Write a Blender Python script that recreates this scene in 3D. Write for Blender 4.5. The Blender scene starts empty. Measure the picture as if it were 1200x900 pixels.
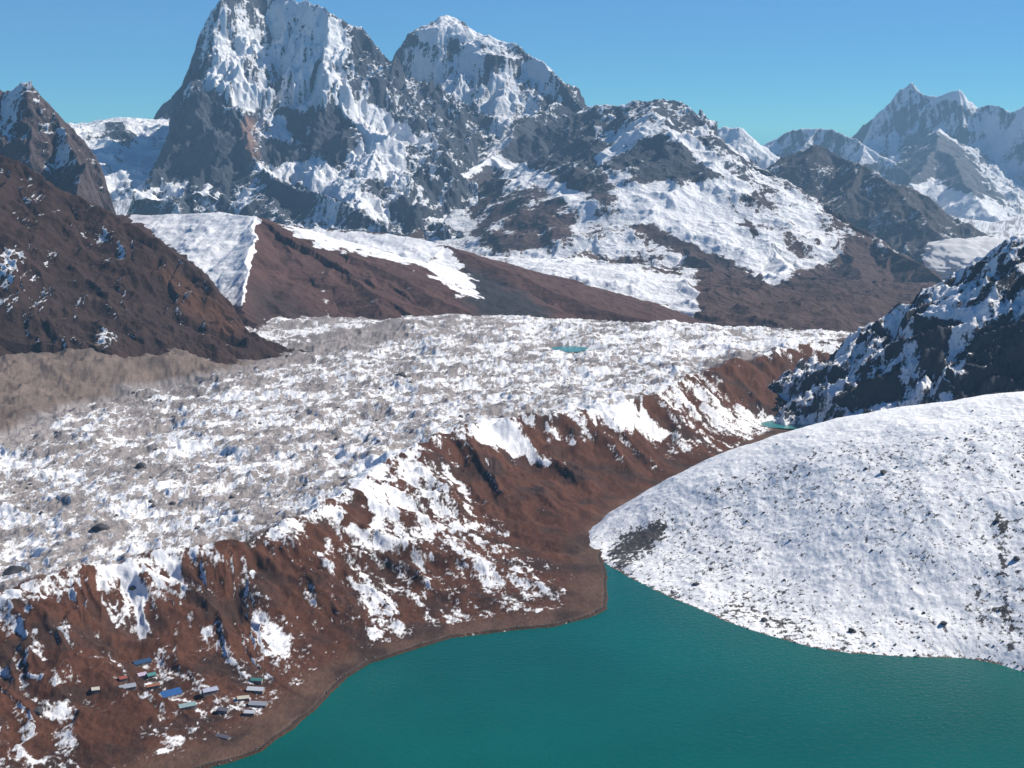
import bpy, bmesh, math, random
import numpy as np
from mathutils import Vector, Matrix

DRAFT = 1.0          # >1 = coarser grids while testing
SC = bpy.context.scene
COL = SC.collection

# ------------------------------------------------------------------ camera model (photo is 1200 x 900)
CAMZ = 600.0
FPX = 1700.0
PITCH = math.radians(10.0)
CP, SP = math.cos(PITCH), math.sin(PITCH)

def P(u, v, Y):
    """world point seen at photo pixel (u,v) when it stands Y metres ahead"""
    a = (u - 600) / FPX; b = (450 - v) / FPX
    dy = CP + b * SP; dz = -SP + b * CP
    t = Y / dy
    return (a * t, Y, CAMZ + dz * t)

def PZ(u, v, z):
    a = (u - 600) / FPX; b = (450 - v) / FPX
    dy = CP + b * SP; dz = -SP + b * CP
    t = (z - CAMZ) / dz
    return (a * t, dy * t, z)

def project(x, y, z):
    d = y * CP - (z - CAMZ) * SP
    up = y * SP + (z - CAMZ) * CP
    d = np.maximum(d, 1.0)
    return 600 + FPX * x / d, 450 - FPX * up / d

SUN_AZ = math.radians(68)     # to the right of straight ahead (+Y)
SUN_EL = math.radians(41)
SUN = np.array([math.sin(SUN_AZ) * math.cos(SUN_EL), math.cos(SUN_AZ) * math.cos(SUN_EL), math.sin(SUN_EL)])

# ------------------------------------------------------------------ noise
_r = np.random.RandomState(7)
_ang = _r.rand(256) * 2 * np.pi
_GX = np.cos(_ang).astype(np.float32); _GY = np.sin(_ang).astype(np.float32)

def _h(ix, iy, seed):
    h = ix.astype(np.uint32) * np.uint32(374761393) + iy.astype(np.uint32) * np.uint32(668265263) + np.uint32((seed * 2246822519) & 0xffffffff)
    h = (h ^ (h >> np.uint32(13))) * np.uint32(1274126177)
    return ((h ^ (h >> np.uint32(16))) & np.uint32(255)).astype(np.int32)

def perlin(x, y, seed=0):
    x = np.asarray(x, np.float32); y = np.asarray(y, np.float32)
    fx = np.floor(x); fy = np.floor(y)
    ix = fx.astype(np.int64); iy = fy.astype(np.int64)
    dx = x - fx; dy = y - fy
    sx = dx * dx * dx * (dx * (dx * 6 - 15) + 10); sy = dy * dy * dy * (dy * (dy * 6 - 15) + 10)
    def g(ox, oy):
        k = _h(ix + ox, iy + oy, seed)
        return _GX[k] * (dx - ox) + _GY[k] * (dy - oy)
    a = g(0, 0); b = g(1, 0); c = g(0, 1); d = g(1, 1)
    return ((a + (b - a) * sx) * (1 - sy) + (c + (d - c) * sx) * sy) * 1.5

def fbm(x, y, octs, seed=0, gain=0.5, lac=2.03):
    s = 0; a = 1.0; f = 1.0
    for o in range(octs):
        s = s + a * perlin(x * f + 17.3 * o, y * f - 9.1 * o, seed + o); a *= gain; f *= lac
    return s

def ridged(x, y, octs, seed=0, gain=0.5, lac=2.03):
    """0..~1.9, sharp crests at the top"""
    s = 0; a = 1.0; f = 1.0; w = 1.0
    for o in range(octs):
        n = 1 - np.abs(perlin(x * f + 31.7 * o, y * f + 5.9 * o, seed + o))
        n = n * n * w
        w = np.clip(n * 1.6, 0, 1)
        s = s + a * n; a *= gain; f *= lac
    return s

def sstep(a, b, x):
    t = np.clip((x - a) / (b - a), 0, 1)
    return t * t * (3 - 2 * t)

# ------------------------------------------------------------------ geometry helpers
def seg_dist(X, Y, a, b):
    dx = b[0] - a[0]; dy = b[1] - a[1]; L2 = dx * dx + dy * dy + 1e-9
    t = np.clip(((X - a[0]) * dx + (Y - a[1]) * dy) / L2, 0, 1)
    ex = X - (a[0] + t * dx); ey = Y - (a[1] + t * dy)
    side = dx * (Y - a[1]) - dy * (X - a[0])
    return np.sqrt(ex * ex + ey * ey), t, side

def poly_field(X, Y, pts, vals=None):
    """distance to a polyline, side (>0 left of travel), interpolated value at nearest point"""
    best = np.full(X.shape, 1e9, np.float32); sd = np.zeros(X.shape, np.float32); val = np.zeros(X.shape, np.float32); ss = np.zeros(X.shape, np.float32)
    s0 = 0.0
    for i in range(len(pts) - 1):
        a, b = pts[i], pts[i + 1]
        d, t, side = seg_dist(X, Y, a, b)
        L = math.hypot(b[0] - a[0], b[1] - a[1])
        m = d < best
        best = np.where(m, d, best); sd = np.where(m, side, sd)
        za, zb = (a[2], b[2]) if vals is None else (vals[i], vals[i + 1])
        val = np.where(m, za + t * (zb - za), val); ss = np.where(m, s0 + t * L, ss)
        s0 += L
    return best, sd, val, ss

def in_poly(U, V, poly):
    """signed distance, positive inside"""
    ins = np.zeros(U.shape, bool); d = np.full(U.shape, 1e9, np.float32)
    n = len(poly)
    for i in range(n):
        x0, y0 = poly[i]; x1, y1 = poly[(i + 1) % n]
        dd, _, _ = seg_dist(U, V, (x0, y0), (x1, y1)); d = np.minimum(d, dd)
        if y0 != y1:
            c = ((y0 > V) != (y1 > V)) & (U < (x1 - x0) * (V - y0) / (y1 - y0) + x0)
            ins ^= c
    return np.where(ins, d, -d)

def blur(A, n, passes=2, axes=(0, 1)):
    for _ in range(passes):
        for ax in axes:
            P_ = np.concatenate([np.repeat(A.take([0], ax), n, ax), A, np.repeat(A.take([-1], ax), n, ax)], ax)
            c = np.cumsum(P_.astype(np.float64), axis=ax)
            w_ = 2 * n + 1
            z0 = np.zeros_like(c.take([0], ax))
            c = np.concatenate([z0, c], ax)
            L_ = A.shape[ax]
            A = ((c.take(range(w_, w_ + L_), ax) - c.take(range(0, L_), ax)) / w_).astype(np.float32)
    return A

class Grid:
    """ground grid: columns fan out with distance so that cells stay about a pixel wide"""
    def __init__(self, u0, u1, du, ys, wl=None, wr=None):
        self.us = np.arange(u0, u1 + du, du * DRAFT, dtype=np.float64)
        if wl is not None: self.us = np.concatenate([np.arange(wl, u0 - 2, 6.0 * DRAFT), self.us])
        if wr is not None: self.us = np.concatenate([self.us, np.arange(self.us[-1] + 3, wr, 6.0 * DRAFT)])
        self.ys = np.asarray(ys, np.float64)
        k = (self.us - 600) / FPX
        self.X = (self.ys[:, None] * k[None, :]).astype(np.float32)
        self.Y = np.repeat(self.ys[:, None], len(self.us), 1).astype(np.float32)
        self.k = k
    def window(self, x0, x1, y0, y1):
        r0 = np.searchsorted(self.ys, y0); r1 = np.searchsorted(self.ys, y1)
        if r1 <= r0: return None
        ya, yb = max(self.ys[r0], 1), self.ys[r1 - 1]
        k0 = min(x0 / ya, x0 / yb); k1 = max(x1 / ya, x1 / yb)
        c0 = np.searchsorted(self.k, k0); c1 = np.searchsorted(self.k, k1)
        if c1 <= c0: return None
        return slice(r0, r1), slice(c0, c1)

class Ridge:
    def __init__(self, pts, sl=1.1, sr=None, D=700, s2=0.45, R=1e6, spurs=None, cap=None, s2r=None):
        self.s2r = s2 if s2r is None else s2r
        self.cap = cap
        self.p = [tuple(map(float, q)) for q in pts]
        self.sl = sl; self.sr = sl if sr is None else sr; self.D = D; self.s2 = s2; self.R = R; self.spurs = spurs

def grow(ridges, rng, level=0, maxlevel=1):
    out = list(ridges)
    for r in ridges:
        if not r.spurs: continue
        spacing, length, drop, sides = r.spurs[:4]
        acc = rng.uniform(0, spacing)
        for i in range(len(r.p) - 1):
            a = np.array(r.p[i]); b = np.array(r.p[i + 1])
            L = math.hypot(b[0] - a[0], b[1] - a[1])
            if L < 1: continue
            while acc < L:
                t = acc / L; s = a + (b - a) * t
                dirv = (b - a)[:2] / L * (1 if b[2] <= a[2] else -1)
                flip = 1 if b[2] <= a[2] else -1
                for sg in sides:
                    if rng.random() < 0.12: continue
                    th = math.radians(rng.uniform(48, 88)) * sg * flip
                    c, sn = math.cos(th), math.sin(th)
                    d = np.array([dirv[0] * c - dirv[1] * sn, dirv[0] * sn + dirv[1] * c])
                    ln = length * rng.uniform(0.45, 1.25)
                    n = 4
                    pts = [tuple(s)]
                    z = s[2]; p = s[:2].copy()
                    dr = drop * rng.uniform(0.8, 1.15)
                    for k in range(n):
                        w = rng.uniform(-0.28, 0.28)
                        d = np.array([d[0] * math.cos(w) - d[1] * math.sin(w), d[0] * math.sin(w) + d[1] * math.cos(w)])
                        p = p + d * ln / n; z -= dr * ln / n * (1.25 - 0.25 * k)
                        pts.append((p[0], p[1], z))
                    nsp = None
                    if level < maxlevel: nsp = (ln / 3.2, ln * 0.42, drop * 1.02, (1, -1))
                    out_r = Ridge(pts, r.sl * 1.04, r.sr * 1.04, r.D * 0.6, r.s2, R=ln * 1.1 + 150, spurs=nsp, s2r=r.s2r)
                    if nsp: out += grow([out_r], rng, level + 1, maxlevel)
                    else: out.append(out_r)
                acc += spacing * rng.uniform(0.7, 1.3)
            acc -= L
    return out

def tents(G, XX, YY, ridges, base=-1500.0):
    H = np.full(G.X.shape, base, np.float32)
    DD = np.full(G.X.shape, 1e6, np.float32)
    for r in ridges:
        for i in range(len(r.p) - 1):
            a, b = r.p[i], r.p[i + 1]
            R = r.R
            w = G.window(min(a[0], b[0]) - R, max(a[0], b[0]) + R, min(a[1], b[1]) - R, max(a[1], b[1]) + R) if R < 1e5 else (slice(None), slice(None))
            if w is None: continue
            d, t, side = seg_dist(XX[w], YY[w], a, b)
            s = np.where(side > 0, r.sl, r.sr).astype(np.float32)
            if r.cap: f0 = np.minimum(d, r.cap[0]) * r.cap[1]; d = np.maximum(d - r.cap[0], 0)
            else: f0 = 0
            q2 = np.where(side > 0, r.s2, r.s2r).astype(np.float32)
            f = f0 + q2 * d + (s - q2) * r.D * (1 - np.exp(-d / r.D))
            h = a[2] + t * (b[2] - a[2]) - f
            Hw = H[w]; m = h > Hw
            H[w] = np.where(m, h, Hw); DD[w] = np.where(m, d, DD[w])
    return H, DD

def normals(G, H):
    gy = np.gradient(H, axis=0) / np.gradient(G.Y, axis=0)
    # columns fan out: dH/dx along a row, dH/dy needs the x drift removed
    dxc = np.gradient(G.X, axis=1)
    gx = np.gradient(H, axis=1) / dxc
    gyy = gy - gx * (G.X / np.maximum(G.Y, 1))
    n = np.sqrt(gx * gx + gyy * gyy + 1)
    return -gx / n, -gyy / n, 1 / n

def apply_masks(val, U, V, masks):
    for poly, value, feather, mode in masks:
        us = [p[0] for p in poly]; vs = [p[1] for p in poly]
        m = (U > min(us) - 3 * feather) & (U < max(us) + 3 * feather) & (V > min(vs) - 3 * feather) & (V < max(vs) + 3 * feather)
        if not m.any(): continue
        sd = in_poly(U[m], V[m], poly)
        w = sstep(-feather, feather, sd)
        if mode == 'add': val[m] = val[m] + w * value
        else: val[m] = val[m] * (1 - w) + w * value
    return val

def make_mesh(name, G, H, attrs, mat, keep=None):
    nr, nc = H.shape
    co = np.stack([G.X, G.Y, H], -1).reshape(-1, 3).astype(np.float32)
    idx = np.arange(nr * nc, dtype=np.int32).reshape(nr, nc)
    q = np.stack([idx[:-1, :-1], idx[:-1, 1:], idx[1:, 1:], idx[1:, :-1]], -1).reshape(-1, 4)
    if keep is not None:
        kq = (keep[:-1, :-1] | keep[:-1, 1:] | keep[1:, 1:] | keep[1:, :-1]).reshape(-1)
        q = q[kq]
        used = np.zeros(nr * nc, bool); used[q.reshape(-1)] = True
        remap = np.cumsum(used).astype(np.int32) - 1
        q = remap[q]; co = co[used]
    else:
        used = None
    me = bpy.data.meshes.new(name)
    me.vertices.add(len(co)); me.vertices.foreach_set('co', co.reshape(-1))
    me.loops.add(q.size); me.loops.foreach_set('vertex_index', q.reshape(-1).astype(np.int32))
    me.polygons.add(len(q)); me.polygons.foreach_set('loop_start', np.arange(0, q.size, 4, dtype=np.int32))
    me.update(calc_edges=True)
    me.polygons.foreach_set('use_smooth', np.ones(len(q), bool))
    for an, av in attrs.items():
        av = av.reshape(nr * nc, -1).astype(np.float32)
        if used is not None: av = av[used]
        if av.shape[1] == 1:
            at = me.attributes.new(an, 'FLOAT', 'POINT'); at.data.foreach_set('value', av.reshape(-1))
        else:
            av4 = np.concatenate([av, np.ones((len(av), 1), np.float32)], 1)
            at = me.attributes.new(an, 'FLOAT_COLOR', 'POINT'); at.data.foreach_set('color', av4.reshape(-1))
    me.materials.append(mat)
    o = bpy.data.objects.new(name, me); COL.objects.link(o)
    return o

def structure(o, label=None, cat=None):
    o['kind'] = 'structure'
    if label: o['label'] = label
    if cat: o['category'] = cat
    return o

def mixc(c0, c1, w):
    w = w[..., None]
    return c0 * (1 - w) + np.asarray(c1, np.float32) * w

def colfield(shape, c):
    return np.ones(shape + (1,), np.float32) * np.asarray(c, np.float32)

# ------------------------------------------------------------------ materials
def nodes_of(m):
    m.use_nodes = True
    nt = m.node_tree; nt.nodes.clear()
    return nt, nt.nodes, nt.links

def terrain_material(name, scale, snow_col=(0.90, 0.89, 0.88), snow_noise=0.35, bump=0.6, bump_dist=None, var=0.45, fleck=0.0, soft=0.10, stretch=1.0):
    """scale = size in metres of the fine detail"""
    m = bpy.data.materials.new(name); nt, N, L = nodes_of(m)
    out = N.new('ShaderNodeOutputMaterial'); b = N.new('ShaderNodeBsdfPrincipled')
    L.new(b.outputs[0], out.inputs[0])
    tc = N.new('ShaderNodeTexCoord')
    mp = N.new('ShaderNodeMapping'); mp.inputs['Scale'].default_value = (1.0, stretch, 1.0); L.new(tc.outputs['Object'], mp.inputs['Vector'])
    a_s = N.new('ShaderNodeAttribute'); a_s.attribute_name = 'snow'
    a_c = N.new('ShaderNodeAttribute'); a_c.attribute_name = 'base'
    def noise(sc, det, rough=0.6):
        n = N.new('ShaderNodeTexNoise'); n.inputs['Scale'].default_value = sc; n.inputs['Detail'].default_value = det; n.inputs['Roughness'].default_value = rough
        L.new(mp.outputs[0], n.inputs['Vector']); return n
    def math_(op, a, b_=None, c=None, clamp=False):
        n = N.new('ShaderNodeMath'); n.operation = op; n.use_clamp = clamp
        for i, v in enumerate((a, b_, c)):
            if v is None: continue
            if hasattr(v, 'is_output') or hasattr(v, 'links'): L.new(v, n.inputs[i])
            else: n.inputs[i].default_value = v
        return n.outputs[0]
    n1 = noise(1.0 / scale, 5, 0.68)
    n2 = noise(0.13 / scale, 5, 0.6)
    n3 = noise(0.02 / scale, 4, 0.55)
    # snow cover
    f = math_('SUBTRACT', n1.outputs[0], 0.5); f = math_('MULTIPLY_ADD', f, snow_noise * 2.6, a_s.outputs['Fac'])
    f2 = math_('SUBTRACT', n2.outputs[0], 0.5); f = math_('MULTIPLY_ADD', f2, snow_noise * 1.1, f)
    mr = N.new('ShaderNodeMapRange'); mr.interpolation_type = 'SMOOTHSTEP'
    mr.inputs['From Min'].default_value = 0.5 - soft; mr.inputs['From Max'].default_value = 0.5 + soft
    L.new(f, mr.inputs['Value'])
    # rock / grass colour with wear and strata of its own
    v = math_('SUBTRACT', n2.outputs[0], 0.5); v = math_('MULTIPLY_ADD', v, var * 2.2, 1.0)
    v1 = math_('SUBTRACT', n1.outputs[0], 0.5); v = math_('MULTIPLY_ADD', v1, var * 2.4, v)
    v3 = math_('SUBTRACT', n3.outputs[0], 0.5); v = math_('MULTIPLY_ADD', v3, var * 1.3, v)
    v = math_('MAXIMUM', v, 0.15)
    vm = N.new('ShaderNodeVectorMath'); vm.operation = 'SCALE'
    L.new(a_c.outputs['Color'], vm.inputs[0]); L.new(v, vm.inputs['Scale'])
    # snow with slight dirt
    sv = math_('SUBTRACT', n1.outputs[0], 0.5); sv = math_('MULTIPLY_ADD', sv, 0.35 + fleck, 0.97)
    sv = math_('MINIMUM', sv, 1.03)
    sm = N.new('ShaderNodeVectorMath'); sm.operation = 'SCALE'; sm.inputs[0].default_value = snow_col; L.new(sv, sm.inputs['Scale'])
    mix = N.new('ShaderNodeMix'); mix.data_type = 'RGBA'
    L.new(mr.outputs[0], mix.inputs[0]); L.new(vm.outputs[0], mix.inputs[6]); L.new(sm.outputs[0], mix.inputs[7])
    L.new(mix.outputs[2], b.inputs['Base Color'])
    b.inputs['Roughness'].default_value = 0.9
    b.inputs['Specular IOR Level'].default_value = 0.12
    bp = N.new('ShaderNodeBump'); bp.inputs['Strength'].default_value = bump
    bp.inputs['Distance'].default_value = bump_dist or scale * 0.8
    hgt = math_('MULTIPLY_ADD', mr.outputs[0], 0.15, n1.outputs[0])
    L.new(hgt, bp.inputs['Height']); L.new(bp.outputs[0], b.inputs['Normal'])
    return m

# ------------------------------------------------------------------ generic mountain
def mountain(name, G, ridges, mat, seed, warp=(45, 300), rough=(70, 420, 7), snow_rule=(0.5, 1.2, 0.0, 0.0), rock=(0.13, 0.12, 0.12),
             masks=(), cmasks=(), floor=None, clip=None, label=None, spurseed=1, level=1, low_col=None, smooth_low=None, fine_amt=0.10, flute=0, flank=None, snow_var=0.5, aspect=0.35):
    rng = random.Random(spurseed)
    R = grow(ridges, rng, 0, level)
    wa, wl = warp
    XX = G.X + wa * fbm(G.X / wl, G.Y / wl, 4, seed + 50, 0.55)
    YY = G.Y + wa * fbm(G.X / wl + 40, G.Y / wl, 4, seed + 60, 0.55)
    H, D = tents(G, XX, YY, R)
    ra, rl, ro = rough
    rg = ridged(XX / rl, YY / rl, ro, seed, 0.52)
    amp = ra * (0.25 + 0.75 * sstep(0, rl * 0.9, D))
    if smooth_low is not None: amp = amp * (smooth_low[2] + (1 - smooth_low[2]) * sstep(smooth_low[0], smooth_low[1], H))
    H = H + amp * (rg - 0.95)
    fine = fbm(G.X / (rl * 0.12), G.Y / (rl * 0.12), 3, seed + 9, 0.55)
    st = fbm(XX / 34, G.Y / 420, 4, seed + 95, 0.6)
    if flute: H = H + flute * (ridged(XX / 120, G.Y / 1100, 3, seed + 96) - 0.9) * sstep(30, 300, D) * sstep(450, 950, H)
    fa = ra * fine_amt if smooth_low is None else ra * fine_amt * (0.25 + 0.75 * sstep(smooth_low[0], smooth_low[1] * 1.6, H))
    H = H + fa * fine
    if flank is not None:      # cut the flank back: ground beyond the ridge line falls away steeply
        Uc = 600 + FPX * G.X / (G.Y * CP + 90)
        wob = 2.5 * fbm(G.X / (rl * 0.25), G.Y / (rl * 0.8), 4, seed + 97)
        vs_ = np.interp(Uc + wob, [p[0] for p in flank], [p[1] for p in flank], left=-9000, right=-9000) + 1.2 * wob
        b_ = (450 - vs_) / FPX
        lim = CAMZ + G.Y * (-SP + b_ * CP) / (CP + b_ * SP)
        H = np.where(H > lim, lim - np.minimum((H - lim) * 0.25, 60), H)
    if floor is not None: H = np.maximum(H, floor(G.X, G.Y))
    nx, ny, nz = normals(G, H)
    U, V = project(G.X, G.Y, H)
    lam = nx * SUN[0] / math.cos(SUN_EL) + ny * SUN[1] / math.cos(SUN_EL)   # towards the sun's side of the sky
    base, kz, alt0, alt1 = snow_rule
    s = base + kz * (nz - 0.62) - aspect * lam
    if alt1: s = s + np.clip((H - alt0) / alt1, -0.6, 0.6)
    s = s + snow_var * fbm(G.X / (rl * 0.5), G.Y / (rl * 0.5), 5, seed + 80, 0.6)
    if flute: s = s + (0.10 + 0.18 * sstep(450, 950, H)) * st
    jn = 5 * fbm(G.X / (rl * 0.35), G.Y / (rl * 0.35), 4, seed + 90)
    s = apply_masks(s, U + jn, V - jn * 0.8, masks)
    C = colfield(H.shape, rock)
    if low_col is not None:
        c, z0, z1 = low_col
        w = 1 - sstep(z0, z1, H + 60 * fbm(G.X / 300, G.Y / 300, 3, seed + 70))
        C = mixc(C, c, w)
    for poly, c, fe in cmasks:
        w = apply_masks(np.zeros(H.shape, np.float32), U + jn, V - jn * 0.8, [(poly, 1.0, fe, 'set')])
        C = mixc(C, c, w)
    keep = None
    if clip is not None: keep = H > clip(G.X, G.Y)
    o = make_mesh(name, G, H, {'snow': s, 'base': C}, mat, keep)
    structure(o, label)
    return o

BROWN = (0.155, 0.070, 0.040)
DBROWN = (0.075, 0.042, 0.033)
ROCK = (0.062, 0.068, 0.084)

def RP(*pts): return [P(*p) for p in pts]

#PARTS
# ------------------------------------------------------------------ valley ground: moraine, glacier, lake shore
CREST = [PZ(*q) for q in [(-420,760,92),(-150,712,92),(0,688,90),(60,672,90),(150,655,92),(210,640,92),(280,630,94),(340,612,94),(400,578,95),(450,545,95),(510,512,95),
         (560,494,95),(610,488,95),(660,487,92),(710,478,88),(760,464,84),(810,440,80),(850,427,78),(900,414,72),(950,402,66),(1000,396,60),(1060,392,50)]]
SHORE = [PZ(*q) for q in [(-500,1200,2),(-150,1060,2),(60,965,2),(200,908,2),(262,893,2),(305,878,2),(345,852,2),(372,826,2),(398,798,2),(432,775,2),(478,760,2),
         (530,746,2),(600,737,2),(645,733,2),(690,722,2),(708,712,2),(713,690,2),(711,668,2),(704,650,3),(715,625,5),(760,590,4),(815,560,0),(870,530,-4),(925,503,-8),(960,490,-10),(1010,470,-14),(1100,450,-30),(1250,440,-60)]]
FARW = [PZ(*q) for q in [(-400,600,52),(-150,545,52),(0,510,52),(60,482,52),(130,462,52),(200,448,52),(270,438,54),(330,420,54),(385,396,52),(440,384,50),(520,376,50)]]
POND = PZ(668, 409, 44); TARN = PZ(938, 497, -9)

def ground_fields(X, Y):
    X = np.asarray(X, np.float32); Y = np.asarray(Y, np.float32)
    w1 = 14 * fbm(X / 120, Y / 120, 4, 201); w2 = 14 * fbm(X / 120, Y / 120, 4, 211)
    dC, sC, zC, aC = poly_field(X + w1, Y + w2, CREST)
    dS, sS, zS, aS = poly_field(X + w1 * 0.35, Y + w2 * 0.35, SHORE)
    dF, sF, zF, aF = poly_field(X + w1 * 2, Y + w2 * 2, FARW)
    zC = zC + 9 * fbm(X / 75, Y / 75, 4, 205, 0.55)
    outer = (sC < 0) & (sS > 0); glac = sC >= 0
    t = dC / (dC + dS + 1e-3)
    # moraine slope down to the water
    zo = zS + (zC - zS) * ((1 - t) ** 2.1) + 0
    q = aC + 0.55 * dC * sstep(900, 1500, aC)
    big_ = sstep(850, 1250, aC)
    gul = ridged((q + w1) / 85.0, dC / 420.0 + 3, 5, 221, 0.5) * (1 - big_) + ridged((X * 0.92 + Y * 0.40 + w1) / 150.0, (X * 0.40 - Y * 0.92) / 700.0, 6, 222, 0.5) * big_
    gul2 = ridged(X / 60, Y / 60, 4, 231, 0.5)
    env = np.clip(t / 0.12, 0, 1) * np.clip((1 - t) / 0.55, 0, 1) ** 1.2
    zo = zo + env * ((15 + 5 * big_) * (gul - 0.95) + 4 * (gul2 - 0.9)) + 1.2 * np.clip((1 - t) * 4, 0, 1) * fbm(X / 14, Y / 14, 4, 241)
    # glacier
    hum = ridged(X / 45 + 0.3 * w1 / 14, Y / 85, 5, 251, 0.55)
    big = fbm(X / 420, Y / 420, 3, 261)
    fade = 1 - sstep(3800, 5000, Y)
    zg = zC * np.exp(-dC / 160) + (1 - np.exp(-dC / 160)) * 50 + sstep(0, 60, dC) * (3.4 * (hum - 0.85) + 10 * (ridged(X / 190 + w1 / 60, Y / 230, 3, 256) - 0.9) + 9 * big) * (0.35 + 0.65 * fade) + (3.0 - 2.0 * sstep(0, 30, np.where(sF > 0, dF, 0))) * fbm(X / 16, Y / 16, 4, 271) * (0.4 + 0.6 * sstep(0, 30, dC))
    bank = np.where(sF > 0, dF, 0) * sstep(1700, 1300, aF)
    bg = ridged(X / 130, Y / 130, 5, 281, 0.5)
    zg = zg + np.minimum(bank * 0.25, 58) + sstep(0, 60, bank) * 6 * (bg - 0.9) + sstep(0, 60, bank) * 2 * fbm(X / 50, Y / 50, 5, 285)
    z = np.where(glac, zg, zo)
    # lake bed and the far valley beside the hill
    z = np.where((~glac) & (sS <= 0), zS - 2 - np.minimum(dS * 0.25, 22), z)
    far = np.maximum(Y - 4250 + 0.38 * np.maximum(X - 60, 0) + 60 * fbm(X / 200, Y / 200, 3, 295), 0)
    z = z - np.minimum(far * 0.16, 380 + far * 0.01) + sstep(0, 1500, far) * 25 * fbm(X / 500, Y / 500, 4, 291)
    for c, rr, dp in ((POND, (75, 70), 14), (TARN, (110, 60), 8)):
        r2 = ((X - c[0]) / rr[0]) ** 2 + ((Y - c[1]) / rr[1]) ** 2
        k = np.exp(-r2 ** 2 * 0.7)
        z = z * (1 - k) + (c[2] - dp * 0.5) * k
    # the hill the photograph was taken from
    zc = 592 - 0.60 * np.sqrt((X * 0.75) ** 2 + np.maximum(Y, 0) ** 2) - np.maximum(-Y, 0) * 0.3 + np.clip(Y / 300, 0, 1) * 20 * (ridged(X / 260, Y / 260, 5, 301) - 1.1)
    z = np.maximum(z, np.where(Y < 1150, zc, -1e3))
    return z, dict(t=t, outer=outer, glac=glac, dC=dC, dS=dS, bank=bank, sF=sF, dF=dF, q=q, w1=w1, gul=gul, hum=hum, cam=(zc >= z - 0.01))

GRD = {}
def ground_z(x, y):
    G, Z = GRD['G'], GRD['Z']
    r = min(max(int(np.searchsorted(G.ys, y)), 1), len(G.ys) - 1); c = min(max(int(np.searchsorted(G.k, x / max(y, 900.0))), 0), len(G.k) - 1)
    t = (y - G.ys[r - 1]) / (G.ys[r] - G.ys[r - 1])
    return float(Z[r - 1, c] * (1 - t) + Z[r, c] * t)

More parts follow.
